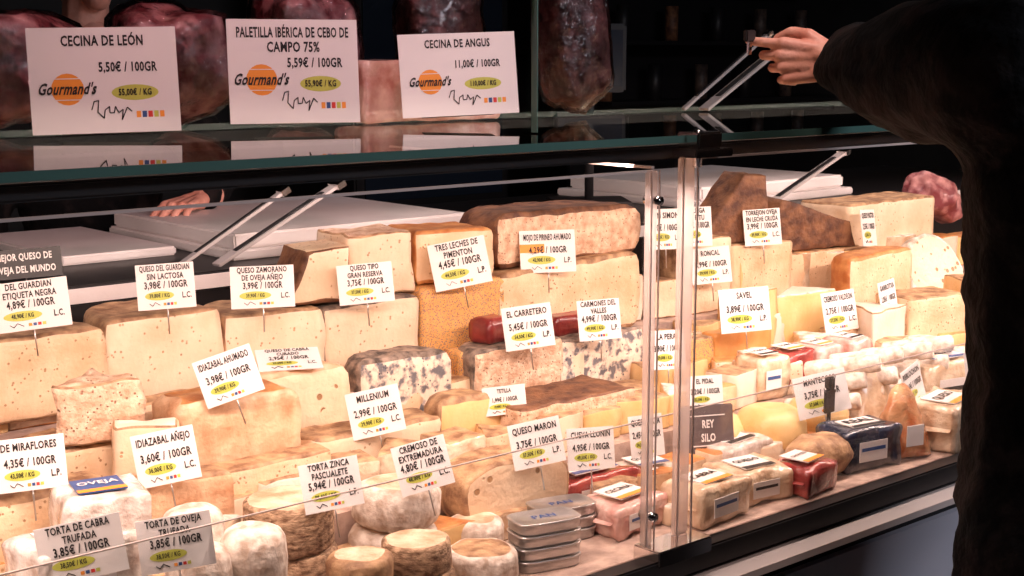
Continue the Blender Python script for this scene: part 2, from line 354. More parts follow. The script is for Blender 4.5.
C('cheese_block',o_block(.20,.15,1,1),.142,SPK,SPK,(1.678,2.07,.98),rz=0,rnd=.008)
C('cheese_wedge',o_block(.09,.05),.11,SPK,SPK,(1.65,1.99,.90))
C('cheese_half_wheel',o_half(.39,.17,.45),.108,CUTR,RBRN,(1.985,2.10,1.133),rnd=.026,bulge=.008,nz=.002)
C('cheese_half_wheel',o_half(.385,.18,.45),.156,CUT,RTAN,(1.96,2.07,.98),rnd=.022,bulge=.006,nz=.002)
C('blue_cheese_half_wheel',o_half(.19,.09,.6),.134,BLUE,RGRY,(1.455,1.955,.90),rnd=.022,bulge=.005,nz=.003)
C('cheese_half_wheel',o_half(.22,.09,.5),.116,CUTR,RGRY,(1.72,1.955,.90),rnd=.010,nz=.003)
C('blue_cheese_half_wheel',o_half(.23,.09,.5),.107,BLUE,RGRY,(1.94,1.955,.90),rnd=.014,nz=.004)
C('cured_beef_piece',o_block(.07,.05,1,1,1),.05,REDC,REDC,(1.70,1.985,1.016),rz=10,rnd=.014)
C('cured_beef_piece',o_block(.12,.05,1,1,1),.04,REDC,REDC,(1.90,1.985,1.007),rz=-5,rnd=.012)
C('cheese_half_wheel',o_half(.22,.07,.6),.14,CUT,RTAN,(.81,1.875,.86),rnd=.01)
C('cheese_block',o_block(.13,.06),.12,CUT2,RTAN,(1.01,1.975,.90))
C('cheese_block',o_block(.12,.06),.12,CUT,RTAN,(1.12,1.97,.90))
C('crumbly_cheese_wedge',o_tri(.125,.09,.1),.09,CUTR,RTAN,(.845,1.865,1.003),rz=-12,top=CUTR,nz=.004,rnd=.008)
C('cheese_wedge',[(-.05,0,0),(.05,.01,0),(.055,.06,1),(-.055,.05,0)],.165,CUT2,RTAN,(.885,1.80,.868),rz=-25,taper=.15,top=CUTP)
C('smoked_cheese_block',o_block(.20,.09,1,1),.175,RSMK,RSMK,(1.06,1.845,.868),rz=-3,rnd=.016,bulge=.004,nz=.003,rim=True,top=RORG)
C('cheese_half_wheel',o_half(.20,.09,.7),.14,CUTH,RSMK,(1.225,1.953,.90),rnd=.022,bulge=.008)
C('cheese_block',o_block(.25,.085,1,0),.085,CUT2,RTAN,(1.32,1.85,.862),rz=0,rnd=.014,nz=.003)
C('cheese_wedge',o_tri(.09,.06),.055,CUT,RTAN,(1.445,1.955,.90+.02))
C('cheese_half_wheel',o_half(.13,.085,.8),.108,CUTY,RTAN,(1.515,1.85,.862),rnd=.025,bulge=.004)
C('cheese_block',o_block(.28,.14,1,0),.082,CUTR,RBRN,(1.72,1.79,.862),rnd=.010,nz=.003)
C('cheese_half_wheel',[(.105*math.copysign(abs(math.cos(t))**.7,math.cos(t)),.055+.055*math.copysign(abs(math.sin(t))**.7,math.sin(t)),1) for t in [2*math.pi*i/30 for i in range(30)]],.09,CUT,RTAN,(1.455,1.735,.805),rot=(math.radians(90),0,math.radians(-6)),top=CUTH,rnd=.006,bulge=.002,skew=0)
C('cheese_block',o_block(.19,.055,1,0),.09,CUT,RTAN,(1.085,1.78,.862),rnd=.01)
C('cheese_block',o_block(.14,.05,1,0),.105,RSMK,RTAN,(.915,1.748,.862),rz=-6,rnd=.014)
C('cheese_block',o_block(.20,.07,1,0),.125,CUT,RTAN,(.71,1.748,.862),rnd=.02)
def stack(name,x,yf,r,z,hs,side,top,**k):
    mb=MB(); zz=0; k.setdefault('skew',0)
    for i,h in enumerate(hs):
        cheese_geo(mb,o_round(r*(1-.03*i)),h,side,side,top=top,seed=random.random()*9,M=Matrix.Translation((random.uniform(-.004,.004),random.uniform(-.003,.003),zz)),**k); zz+=h
    return mb.build(name,(x,yf,z),(0,0,0))
stack('soft_cheese_round_stack',1.216,1.60,.066,.79,[.066,.064],RWHT,TORT,rnd=.016,bulge=.003,nz=.002)
stack('cloth_bound_cheese_round',1.03,1.60,.066,.79,[.074,.070],BASK,TORT,rnd=.006,ribs=.0012,step=.003,nz=.0015)
stack('cloth_bound_cheese_round',1.15,1.475,.052,.79,[.05,.042],BASK,TORT,rnd=.006,ribs=.0012,step=.003,nz=.0015)
stack('white_rind_cheese_round',.885,1.475,.041,.869,[.092],RWHT,RWHT,rnd=.018,bulge=.003,nz=.002)
stack('white_rind_cheese_round',.80,1.475,.038,.869,[.09],RWHT,RWHT,rnd=.018,bulge=.003,nz=.002)
stack('white_rind_cheese_round',.875,1.61,.043,.869,[.087],RWHT,RWHT,rnd=.018,nz=.002)
stack('white_rind_cheese_round',.785,1.60,.042,.869,[.085],RWHT,RWHT,rnd=.018,nz=.002)
stack('patterned_cheese_round',1.275,1.48,.054,.79,[.048],RWHT,RTAN,rnd=.010,nz=.002,topdome=.003)
stack('soft_cheese_round',1.355,1.60,.046,.79,[.05],RWHT,TORT,rnd=.014)
stack('patterned_cheese_round',1.045,1.47,.046,.79,[.05,.05],RTAN,TORT,rnd=.010,nz=.002)

def pack(name,x,y,z,w,d,h,m,rz=0,lab=None,lm=PAPER,rx=0,rnd=.010):
    if x>1.65 and y<1.54: y-=.026
    wedge=random.random()<.45
    mb=MB(); SEED[0]+=1
    ol=[(-w/2,0,1),(w/2,0,1),(w*.32,d,1),(-w*.42,d*.95,1)] if wedge else o_block(w,d,1,1,1)
    cheese_geo(mb,ol,h,m,m,top=m,rnd=rnd,nz=.003,seed=SEED[0],skew=.10 if wedge else 0)
    zt=h+(.006 if wedge else .002)
    mb.box((-w*.30,d*.15,zt),(w*.26,d*.8,zt+.002),lm)
    mb.box((-w*.30,d*.15,zt+.0021),(w*.26,d*.28,zt+.0026),random.choice([BLUEP,REDP,ORNG,INK]))
    if lab: 
        v,f=text_geo(lab); ww=max(p.x for p in v)*2; s_=w*.48/ww
        mb.add([(-w*.02+p.x*s_,d*.54+p.y*s_*1.1,zt+.003) for p in v],f,INK if lm is PAPER else PAPER)
    mb.add([(-w*.56,d*.1,h*.5),(-w*.5,d*.1,h*.55),(-w*.5,d*.9,h*.55),(-w*.56,d*.9,h*.45)],[(0,1,2,3)],m)
    if random.random()<.5: mb.box((-w*.3,-.0045,h*.25),(w*.2,-.0035,h*.72),lm); mb.box((-w*.26,-.0052,h*.5),(w*.16,-.0046,h*.58),random.choice([INK,BLUEP,REDP]))
    return mb.build(name,(x,y,z),(math.radians(rx),0,math.radians(rz)))
pack('shrink_wrapped_cheese',.66,1.49,.869,.13,.09,.13,WRAPW,5,'TRUFA')
pack('shrink_wrapped_cheese',.745,1.63,.869,.11,.09,.135,WRAPW,-12,'OVEJA',BLUEP)
pack('vacuum_packed_ham',1.635,1.645,.79,.17,.09,.06,WRAPR,-4,'IBERICO')
pack('vacuum_packed_ham',1.60,1.52,.79,.13,.09,.055,WRAPP,6,'CECINA')
pack('shrink_wrapped_cheese',1.76,1.63,.79,.11,.09,.05,WRAPW,-10,'QUESO')
pack('shrink_wrapped_cheese',1.74,1.49,.79,.13,.09,.068,WRAPC,4,'CABRA')
pack('shrink_wrapped_cheese',1.87,1.51,.79,.12,.10,.06,WRAPC,-8,'QUESO')
pack('shrink_wrapped_cheese',1.99,1.62,.79,.14,.10,.058,WRAPW,6,'CABRA')
pack('vacuum_packed_ham',1.985,1.48,.79,.10,.09,.055,WRAPR,8,'CHORIZO')
pack('shrink_wrapped_cheese',2.18,1.51,.79,.14,.08,.08,WRAPB,-10,'REAL',PAPER)
pack('shrink_wrapped_cheese',2.46,1.48,.79,.17,.11,.09,WRAPC,12,'QUESO')
pack('shrink_wrapped_cheese',2.64,1.60,.79,.18,.11,.12,WRAPC,-12,'QUESO')
pack('shrink_wrapped_cheese',2.66,1.47,.79,.16,.10,.10,WRAPW,-4,'QUESO')
def tins(x,y,n,rz):
    mb=MB()
    for i in range(n):
        z=i*.0195; r=[]
        for k in range(24):
            t=2*math.pi*k/24; c,s_=math.cos(t),math.sin(t); p=.45
            r.append((.052*math.copysign(abs(c)**p,c),.032*math.copysign(abs(s_)**p,s_)))
        V=[];F=[];lv=[(0,.96),(.003,1),(.0145,1),(.0150,1.04),(.0175,1.04),(.0180,.98),(.0165,.93)]
        for zz,s_ in lv: V+=[(a*s_,b*s_,z+zz) for a,b in r]
        for l in range(len(lv)-1):
            for k in range(24): F.append((l*24+k,l*24+(k+1)%24,(l+1)*24+(k+1)%24,(l+1)*24+k))
        F.append(tuple(range((len(lv)-1)*24,len(lv)*24))); F.append(tuple(range(24))[::-1])
        mb.add(V,F,ALU,None,True)
    v,f=text_geo('PAN'); mb.add([(p.x*.02,p.y*.02,n*.0195-.0025) for p in v],f,BLUEP)
    return mb.build('fish_tin_stack',(x,y,.79),(0,0,math.radians(rz)))
tins(1.385,1.520,4,-14); tins(1.490,1.595,3,-14)

# right half
C('cheese_wedge',[(-.10,0,1),(.10,0,0),(.085,.155,1),(.03,.16,1)],.10,CUT2,RBRN,(2.53,2.20,1.122),rot=(math.radians(90),0,math.radians(-18)),rnd=.006,top=RBRN,skew=0)
C('cheese_block',o_block(.20,.14,1,0),.142,CUT,RTAN,(2.575,2.08,.98),rz=-4)
C('cheese_half_wheel',o_half(.15,.14,.6),.168,CUT2,RTAN,(2.39,2.08,.98))
C('cheese_wedge',o_block(.31,.15,1,1),.10,CUT,RTAN,(2.83,2.10,.98))
C('cheese_wedge',[(-.16,0,1),(.15,0,0),(.13,.06,1),(-.10,.13,1)],.13,CUT2,RBRN,(2.82,2.24,1.082),rot=(math.radians(90),0,math.radians(-8)),rnd=.006,top=RBRN,skew=0)
C('cheese_block',o_block(.38,.15,1,0),.20,CUT2,RTAN,(3.15,2.12,.98),rnd=.014)
C('cheese_half_wheel',o_half(.25,.09,.6),.185,CUT,RORG,(2.87,1.955,.90),rnd=.02)
C('brie_cheese_round',o_round(.10),.045,CUTP,RWHT,(3.12,1.97,.905),rot=(math.radians(68),0,math.radians(-10)),top=CUTH,rnd=.01,skew=0)
C('cheese_block',o_block(.17,.04,0,0),.116,CUTO,CUTO,(2.30,1.90,.862),rz=-3)
C('cheese_block',o_block(.075,.04),.116,SPK,RTAN,(2.165,1.90,.862))
C('cheese_wedge',o_tri(.18,.09,.2,0),.12,CUTY,RWHT,(2.58,1.955,.90),rz=-10,top=CUTP)
C('cheese_wedge',o_tri(.15,.09,-.2,0),.14,CUTY,RORG,(2.42,1.955,.90),rz=10,top=CUT2)
C('cheese_wedge',o_tri(.16,.12,.2,0),.13,CUTP,RTAN,(2.68,1.80,.862),rz=8,top=CUTP)
C('cheese_block',o_block(.17,.12),.14,CUT,RTAN,(2.86,1.79,.862),rz=-14)
C('cheese_wedge',o_tri(.18,.1,.1),.16,CUTY,RTAN,(3.06,1.80,.862),rz=14)
C('cheese_block',o_block(.2,.12),.15,CUT2,RORG,(3.3,1.80,.862),rz=4)
for i,(x,z,m) in enumerate([(2.24,.862,WRAPC),(2.33,.862,WRAPR),(2.43,.862,WRAPP),(2.54,.862,WRAPP)]):
    pack('vacuum_packed_ham',x,1.77,z,.085,.08,.085,m,-6+4*i,'LOMO',rnd=.01)
def log(x,y,z,L,r,rz,side,end,name='cheese_log'):
    return C(name,o_round(r),L,end,side,(x,y,z),rot=(math.radians(90),0,math.radians(rz)),top=end,rnd=.008,skew=0)
C('yellow_cheese_round',o_round(.065),.095,CUTY,CUTY,(2.12,1.615,.79),rnd=.03,bulge=.004,skew=0)
C('yellow_cheese_round',o_round(.058),.10,CUTY,CUTY,(2.25,1.61,.79),rnd=.035,bulge=.004,skew=0)
log(2.07,1.74,.79,.12,.04,-60,CUTY,CUT2)
C('cheese_round',o_round(.075,1,.05),.075,CUTO,RTAN,(2.07,1.48,.79),rnd=.035,nz=.003,skew=0)
mb=MB()
for i in range(14):
    x=-.20+i*.031; SEED[0]+=1
    M=Matrix.Translation((x,.06+.01*(i%2),.05+.034*(i%3)))@Matrix.Rotation(math.radians(30+6*(i%2)),4,'Z')@Matrix.Rotation(math.radians(80),4,'X')
    cheese_geo(mb,[(a,b-.018,f_) for a,b,f_ in o_round(.018)],.15,CUTP,RWHT,top=CUTP,seed=SEED[0],M=M,rnd=.006,nz=.001,skew=0)
mb.build('goat_cheese_log_pile',(2.44,1.68,.80))
mb=MB(); cheese_geo(mb,o_round(.075,1,.045),.14,WRAPO,WRAPO,top=WRAPO,seed=4,rnd=.02,taper=.75,nz=.005,skew=0); mb.box((-.02,.002,.03),(.02,.004,.07),PAPER); mb.build('orange_cheese_bag',(2.285,1.465,.79),(0,0,math.radians(-15)))
mb=MB(); cheese_geo(mb,o_round(.07,1,.04),.16,WRAPC,WRAPC,top=WRAPC,seed=14,rnd=.02,taper=.45,nz=.005,skew=0); mb.build('cheese_bag',(2.38,1.60,.79),(math.radians(-10),math.radians(20),0))
mb=MB(); mb.cyl((0,0,0),(0,0,.10),.004,BLKP); mb.box((-.014,-.004,.055),(.014,.004,.10),BLKP,bev=.002); mb.box((-.008,-.008,.10),(.008,.008,.125),BLKP,bev=.003); mb.cyl((0,0,0),(0,0,.006),.014,BLKP,16); mb.build('label_clip_stand',(2.16,1.575,.83))
mb=MB(); mb.box((-.052,-.004,0),(.052,.004,.12),SIGNG,bev=.002); put_text(mb,'REY',0,.085,.020,.055,PAPER,y=-.006); put_text(mb,'SILO',0,.060,.020,.055,PAPER,y=-.006)
for (a,b,c,d) in ((.022,.045,.080,.047),(.022,.100,.080,.102)): rect(mb,-.034,b,.034,d,PAPER,y=-.006)
mb.box((-.05,-.005,.012),(.05,-.0045,.018),ORNG); mb.build('cheese_name_sign',(1.92,1.66,.80),(math.radians(-10),0,math.radians(-25)))

mb=MB()
for (y0,zb,x0,x1,hh) in [(1.50,.79,1.65,3.3,.03),(1.62,.79,1.0,3.4,.045),(1.76,.86,.5,3.5,.06),(1.86,.86,.5,3.5,.07),(1.96,.90,.5,3.6,.08),(2.09,.98,.5,3.8,.09),(1.55,.868,.4,.90,.04),(1.66,.868,.4,.9,.06)]:
    x=x0
    while x<x1:
        w=random.uniform(.08,.13); SEED[0]+=1
        M=Matrix.Translation((x+w/2,y0+random.uniform(0,.02),zb))@Matrix.Rotation(random.uniform(-.3,.3),4,'Z')
        cheese_geo(mb,random.choice([o_tri(w,.08,random.uniform(-.2,.2)),o_block(w,.07)]),hh*random.uniform(.8,1.2),random.choice([CUT,CUT2,CUTY,CUTP,WRAPC]),random.choice([RTAN,RTAN,RWHT,RORG]),seed=SEED[0],M=M,rnd=.006,nz=.002,step=.02,rim=True)
        x+=w+.004
mb.build('assorted_cheese_wedges')

def meatmesh(rx,ry,rz_,m,seed,am,sc=1,name='m'):
    bm=bmesh.new(); bmesh.ops.create_icosphere(bm,subdivisions=4,radius=1)
    for v in bm.verts:
        p=v.co.copy(); n=noise.noise(p*1.6+Vector((seed,0,0)))*am+noise.noise(p*5+Vector((seed,3,0)))*.07
        sq=1/max(abs(p.x),abs(p.y),abs(p.z))**.45
        v.co=Vector((p.x*rx,p.y*ry,p.z*rz_))*(1+n)*sq*.85*sc
    me=bpy.data.meshes.new(name); bm.to_mesh(me); bm.free(); me.materials.append(m)
    for p in me.polygons: p.use_smooth=True
    return me
def meat(name,x,y,z,rx,ry,rz_,m,seed,rot=(0,0,0),am=.25,film=False):
    o=bpy.data.objects.new(name,meatmesh(rx,ry,rz_,m,seed,am)); o.location=(x,y,z); o.rotation_euler=rot; COL.objects.link(o)
    if film:
        f=bpy.data.objects.new('film_wrap',meatmesh(rx,ry,rz_,FILM,seed,am,1.08)); COL.objects.link(f); f.parent=o
    return o
meat('cured_ham_piece',3.46,2.20,1.16,.11,.07,.06,MEAT,1,(0,.5,0))
meat('cured_ham_piece',.86,2.13,1.53,.13,.08,.09,MEAT,3,film=True)
meat('cured_ham_piece',1.12,2.15,1.54,.12,.08,.10,MEAT,4,film=True)
meat('cured_ham_piece',1.38,2.15,1.56,.11,.08,.12,MEAT,5,film=True)
meat('cured_ham_piece',1.70,2.16,1.58,.11,.05,.14,MEAT2,6,film=True)
meat('cured_ham_piece',.60,2.1,1.53,.13,.09,.09,MEAT,7,film=True)
meat('wrapped_cured_ham',1.87,1.98,1.58,.085,.06,.145,MEAT2,8,(0,-.15,0),am=.1,film=True)
C('wrapped_cheese_block',o_block(.30,.09,1,1,1),.105,WRAPP,WRAPP,(1.55,1.99,1.436),rnd=.008,skew=0)
# ------------------------------------------------------------------ price labels
LB=[(.824,2.035,1.184,.110,.073,'DEL GUARDIAN|ETIQUETA NEGRA','4,89','48,90','L.C.',5),
(1.046,2.04,1.188,.090,.072,'QUESO DEL GUARDIAN|SIN LACTOSA','3,98','39,80','L.C.',2),
(1.216,2.03,1.170,.105,.070,'QUESO ZAMORANO|DE OVEJA AÑEJO','3,99','39,90','L.C.',0),
(1.424,2.03,1.154,.098,.070,'QUESO TIPO|GRAN RESERVA','3,75','37,50','L.C.',3),
(1.649,2.045,1.166,.110,.088,'TRES LECHES DE|PIMENTON','4,45','44,50','L.P.',9),
(1.713,1.925,1.055,.095,.080,'EL CARRETERO','5,45','54,50','L.P.',5),
(1.896,1.925,1.046,.086,.078,'CARMONES DEL|VALLES','4,99','49,90','L.P.',2),
(1.034,1.83,1.080,.088,.072,'IDIAZABAL AHUMADO','3,98','39,90','',17),
(1.306,1.84,.978,.088,.076,'MILLENIUM','2,99','29,90','L.C.',9),
(.885,1.745,1.003,.085,.074,'IDIAZABAL AÑEJO','3,60','36,00','L.C.',8),
(.690,1.735,1.033,.088,.068,'DE MIRAFLORES','4,35','43,50','L.P.',3),
(1.469,1.63,.940,.086,.073,'QUESO MARON','3,75','37,50','L.P.',8),
(1.211,1.59,.962,.080,.073,'CREMOSO DE|EXTREMADURA','4,80','48,00','L.C.',12),
(1.560,1.60,.921,.080,.068,'CUEVA LLONIN','4,95','49,50','L.C.',0),
(1.049,1.585,.967,.082,.068,'TORTA ZINCA|PASCUALETE','5,94','59,40','L.P.',7),
(.640,1.475,1.000,.094,.066,'TORTA DE CABRA|TRUFADA','3,85','38,50','',8),
(.751,1.465,.985,.086,.064,'TORTA DE OVEJA|TRUFADA','3,85','38,50','',5),
(2.554,2.065,1.161,.092,.083,'TORREJON OVEJA|EN LECHE CRUDA','3,99','39,90','L.C.',2),
(2.368,2.055,1.092,.094,.080,'RONCAL','3,99','39,90','L.P.',3),
(2.252,1.86,1.032,.112,.090,'SAVEL','3,89','38,90','L.P.',2),
(2.604,1.88,.985,.082,.090,'CREMOSO VALDEON','2,75','27,50','L.C.',6),
(2.170,1.60,.915,.110,.080,'MANTECOSO','3,75','37,50','',9),
(2.523,1.475,.932,.078,.070,'ARZUA ULLOA','3,20','32,00','',3),
(1.939,1.69,.938,.070,.062,'EL PIDAL','3,20','32,00','',0),
(1.690,1.60,.919,.060,.070,'QUESO NATA','2,45','24,50','',3),
(2.000,1.84,.986,.070,.076,'LA PERAL','3,90','39,00','',0),
(1.582,1.84,.953,.078,.050,'TETILLA','1,99','19,90','',3),
(2.213,2.05,1.185,.080,.086,'SAN SIMON','2,20','22,00','L.P.',0),
(2.330,2.065,1.180,.070,.086,'AFUEGA|EL PITU','2,95','29,50','',0)]
for X,Y,Z,w,h,t,p,k,lc,roll in LB: label(X,Y,Z,w,h,t,p,k,lc,roll=roll)
label(1.889,2.065,1.165,.115,.084,'MOJO DE PIRINEO AHUMADO','4,29','42,90','L.P.',head=ORNG)
label(2.966,2.065,1.127,.085,.09,'QUESO PASTOR','2,55','25,50','',yaw=12,roll=-4)
label(2.745,1.85,1.0,.072,.085,'GARROTXA','2,85','28,50','',yaw=5,roll=4)
label(2.398,1.55,.906,.07,.077,'REBLOCHON','2,10','21,00','',yaw=5,roll=14)
label(1.235,1.985,1.052,.105,.07,'QUESO DE CABRA|CURADO','2,95','29,50','L.C.',pitch=-72,roll=0,pin=0)
mb=MB(); mb.box((-.053,-.001,-.022),(.053,.001,.022),BLKP); put_text(mb,'MEJOR QUESO DE',0,.010,.014,.095,PAPER); put_text(mb,'OVEJA DEL MUNDO',0,-.009,.014,.095,PAPER); mb.cyl((0,.002,0),(0,.003,-.09),.0012,STEEL,6)
mb.build('award_sign',(.828,2.06,1.243),(math.radians(-8),math.radians(-3),math.radians(-25)))

def sign(X,Y,Z0,w,h,title,price,kg,yaw=-22,roll=0):
    mb=MB(); mb.box((-w/2,-.001,0),(w/2,.001,h),PAPER)
    T=title.split('|')
    for i,t in enumerate(T): put_text(mb,t,0,h*(.87-.14*i),h*.135,w*.86,INK)
    zz=h*(.62 if len(T)==1 else .58)
    put_text(mb,price+'€ / 100GR',w*.16,zz,h*.125,w*.56,INK)
    disc(mb,-w*.25,h*.42,h*.15,h*.15,ORNG); put_text(mb,"Gourmand's",-w*.25,h*.42,h*.15,w*.44,INK,y=-.002,shear=.3)
    for j in (-.05,.05): rect(mb,-w*.25-h*.12,h*(.42+j*2)-.0006,-w*.25+h*.12,h*(.42+j*2)+.0006,PAPER,y=-.0016)
    disc(mb,w*.20,h*.38,w*.16,h*.075,LIME); put_text(mb,kg+'€ / KG',w*.20,h*.38,h*.085,w*.28,INK,y=-.002)
    pts=[(-.10,.22),(-.08,.30),(-.05,.31),(-.06,.20),(-.02,.14),(-.01,.22),(.02,.25),(.02,.19),(.05,.19),(.06,.25),(.08,.19),(.11,.22),(.10,.12),(.14,.24),(.17,.20)]
    for a,b in zip(pts[:-1],pts[1:]): mb.cyl((w*a[0],-.0016,h*a[1]),(w*b[0],-.0016,h*b[1]),.0008,INK,5)
    for i,c in enumerate((ORNG,BLUEP,REDP,LIME,ORNG)): rect(mb,w*(.20+.04*i),h*.14,w*(.23+.04*i),h*.20,c)
    mb.box((-w*.3,.001,0),(w*.3,.03,.002),DARK)
    return mb.build('shelf_price_sign',(X,Y,Z0),(math.radians(-6),math.radians(-roll),math.radians(yaw)))
sign(.895,1.90,1.441,.203,.148,'CECINA DE LEÓN','5,50','55,00',roll=1)
sign(1.207,1.90,1.445,.203,.160,'PALETILLA IBÉRICA DE CEBO DE|CAMPO 75%','5,59','55,90')
sign(1.522,1.88,1.449,.205,.138,'CECINA DE ANGUS','11,00','110,00',roll=2)

# ------------------------------------------------------------------ people
def hullpart(big,p1,r1,p2,r2):
    bm=bmesh.new()
    for p,r in ((p1,r1),(p2,r2)):
        r=r if isinstance(r,(tuple,list)) else (r,r,r)
        M=Matrix.Translation(Vector(p))@Matrix.Diagonal((*r,1))
        bmesh.ops.create_icosphere(bm,subdivisions=2,radius=1,matrix=M)
    g=bmesh.ops.convex_hull(bm,input=bm.verts[:])
    dead=[e for e in g['geom_interior']+g['geom_unused'] if isinstance(e,bmesh.types.BMVert)]
    if dead: bmesh.ops.delete(bm,geom=dead,context='VERTS')
    bm.verts.index_update()
    o=len(big[0]); big[0].extend([tuple(v.co) for v in bm.verts]); big[1].extend([[o+v.index for v in f.verts] for f in bm.faces]); bm.free()
def blob(name,parts,voxel,smooth,mats,pick=None,noiseamp=0,T=None):
    big=([],[])
    for p in parts: hullpart(big,*p)
    me=bpy.data.meshes.new('tmp'); me.from_pydata(big[0],[],big[1]); ob=bpy.data.objects.new('tmp',me); COL.objects.link(ob)
    r=ob.modifiers.new('r','REMESH'); r.mode='VOXEL'; r.voxel_size=voxel
    s_=ob.modifiers.new('s','SMOOTH'); s_.iterations=smooth; s_.factor=.5
    dg=bpy.context.evaluated_depsgraph_get(); nm=bpy.data.meshes.new_from_object(ob.evaluated_get(dg)); bpy.data.objects.remove(ob)
    nm.name=name; nm.materials.clear()
    for m in mats: nm.materials.append(m)
    if noiseamp:
        for v in nm.vertices:
            a=noiseamp if v.co.z>.12 else 0
            v.co=v.co+v.normal*(noise.noise(v.co*9)*a+noise.noise(Vector((v.co.x*14,v.co.y*14,v.co.z*34)))*a*.8)
    for p in nm.polygons:
        p.use_smooth=True
        if pick: p.material_index=pick(p.center)
    if T: nm.transform(T)
    o=bpy.data.objects.new(name,nm); COL.objects.link(o); return o
def hand(name,wrist,u,v,n,curl,T,thumb=None):
    u=Vector(u).normalized(); v=Vector(v); v=(v-u*v.dot(u)).normalized(); n=Vector(n); n=(n-u*n.dot(u)-v*n.dot(v)).normalized(); W=Vector(wrist)
    def P(a,b,c): return tuple(W+u*a+v*b+n*c)
    parts=[(P(-.07,0,0),.027,P(-.01,0,0),.024)]
    parts+=[(P(-.01,.008,0),.019,P(.03,.012,0),.018),(P(-.01,-.008,0),.019,P(.03,-.014,0),.017)]
    L=[.074,.082,.075,.058]; K=[.090,.093,.088,.080]; B=[.030,.010,-.010,-.029]; R=[.0095,.0098,.0092,.0082]
    for i in range(4):
        parts.append((P(.01,B[i]*.55,0),.015,P(K[i],B[i],0),R[i]+.0028))
        a,b,c=K[i],B[i],0; th=0; rr=R[i]
        for j,fr in enumerate((.46,.30,.24)):
            th+=math.radians(curl[i][j]); l=L[i]*fr
            a2,c2=a+l*math.cos(th),c-l*math.sin(th); b2=b+B[i]*.06
            parts.append((P(a,b,c),rr,P(a2,b2,c2),rr*.92)); a,b,c=a2,b2,c2; rr*=.92
    t=thumb or [(.018,.022,-.006),(.050,.045,-.014),(.080,.050,-.028),(.104,.040,-.040)]
    parts.append((P(*t[0]),.016,P(*t[1]),.0125)); parts.append((P(*t[1]),.0120,P(*t[2]),.0105)); parts.append((P(*t[2]),.0105,P(*t[3]),.0085))
    return blob(name,parts,.0026,2,[SKIN],T=T)
def person(name,base,rz,Ls,Le,Lw,Rs,Re,Rw,headpos=(0,.03,1.70),ar=.085,lhand=None,rhand=None,turn=0,bulk=1.0):
    T=Matrix.Translation(base)@Matrix.Rotation(math.radians(rz),4,'Z')
    root=bpy.data.objects.new(name,None); COL.objects.link(root)
    k=bulk
    P_=[]
    P_+=[((0,0,.93),(.175*k,.135*k,.12),(0,.0,1.18),(.165*k,.13*k,.12)),((0,0,1.15),(.175*k,.135*k,.12),(0,.0,1.38),(.20*k,.14*k,.12)),((0,0,1.38),(.19,.13,.10),(0,.01,1.50),(.09,.08,.05))]
    P_+=[((0,.01,1.48),.065,(headpos[0]*.6,headpos[1]*.8,1.60),.055)]
    for S,E,Wr in ((Ls,Le,Lw),(Rs,Re,Rw)):
        P_+=[((S[0]*.4,S[1]*.4,1.42),.10,S,ar),(S,ar,E,ar*.93),(E,ar*.93,Wr,ar*.50)]
    for sx in (-1,1):
        P_+=[((sx*.09,0,.90),.108*k,(sx*.10,.01,.50),.076*k),((sx*.10,.01,.50),.074*k,(sx*.10,-.03,.11),.055),((sx*.10,-.04,.05),.042,(sx*.115,.14,.035),.033)]
    def pick(c):
        if c.z<.10: return 2
        if c.z<.84: return 1
        if c.z>1.545 and math.hypot(c.x-headpos[0]*.6,c.y-headpos[1]*.8)<.075: return 3
        return 0
    b=blob('clothed_body',P_,.014,4,[JACK,TROU,SHOE,SKIN],pick,.010,T); b.parent=root
    c=Vector(headpos)
    Th=T@Matrix.Translation(c)@Matrix.Rotation(math.radians(turn),4,'Z')
    hp=[((0,-.01,.03),(.075,.092,.085),(0,.01,.0),(.070,.085,.08)),((0,.02,-.02),(.06,.07,.06),(0,.052,-.085),(.030,.030,.024)),
        ((0,.085,.02),.010,(0,.112,-.022),.013),((-.074,-.005,.01),(.008,.016,.03),(-.072,-.002,-.02),(.006,.012,.012)),((.074,-.005,.01),(.008,.016,.03),(.072,-.002,-.02),(.006,.012,.012)),
        ((0,-.01,-.05),.055,(0,-.02,-.13),.055),((-.045,.07,.038),.010,(.045,.07,.038),.010)]
    h=blob('head',hp,.005,3,[SKIN],T=Th); h.parent=root
    hr=blob('hair',[((0,-.02,.05),(.080,.092,.078),(0,-.035,.02),(.079,.082,.09))],.008,2,[HAIR],T=Th); hr.parent=root
    for sx in (-1,1):
        e=blob('eye',[((sx*.031,.083,.008),.011,(sx*.031,.084,.008),.011)],.003,1,[WHITE],T=Th); e.parent=root
        e=blob('iris',[((sx*.031,.0945,.008),.0045,(sx*.031,.0945,.008),.0045)],.0015,1,[HAIR],T=Th); e.parent=root
    m_=blob('mouth',[((-.022,.082,-.062),.005,(.022,.082,-.062),.005)],.002,1,[LIPS],T=Th); m_.parent=root
    for hd in (lhand,rhand):
        if hd: o=hand('hand',*hd,T=T); o.parent=root
    return root,T
CUR=[(14,20,16),(36,42,30),(52,58,35),(60,60,35)]
REL=[(15,18,12),(18,22,14),(22,25,16),(26,28,18)]
cust,T=person('customer_in_dark_jacket',(1.872,.93,0),0,(-.157,.05,1.52),(-.005,.29,1.526),(.112,.50,1.535),(.20,-.02,1.46),(.27,.0,1.17),(.22,.14,.96),headpos=(-.02,.06,1.72),ar=.114,
    lhand=((.128,.540,1.537),(-.52,.85,.02),(0,.05,1),(-.65,-.75,.15),CUR),
    rhand=((.215,.17,.925),(-.05,.25,-1),(-.6,.8,0),(1,.2,.1),REL),turn=10,bulk=1.16)
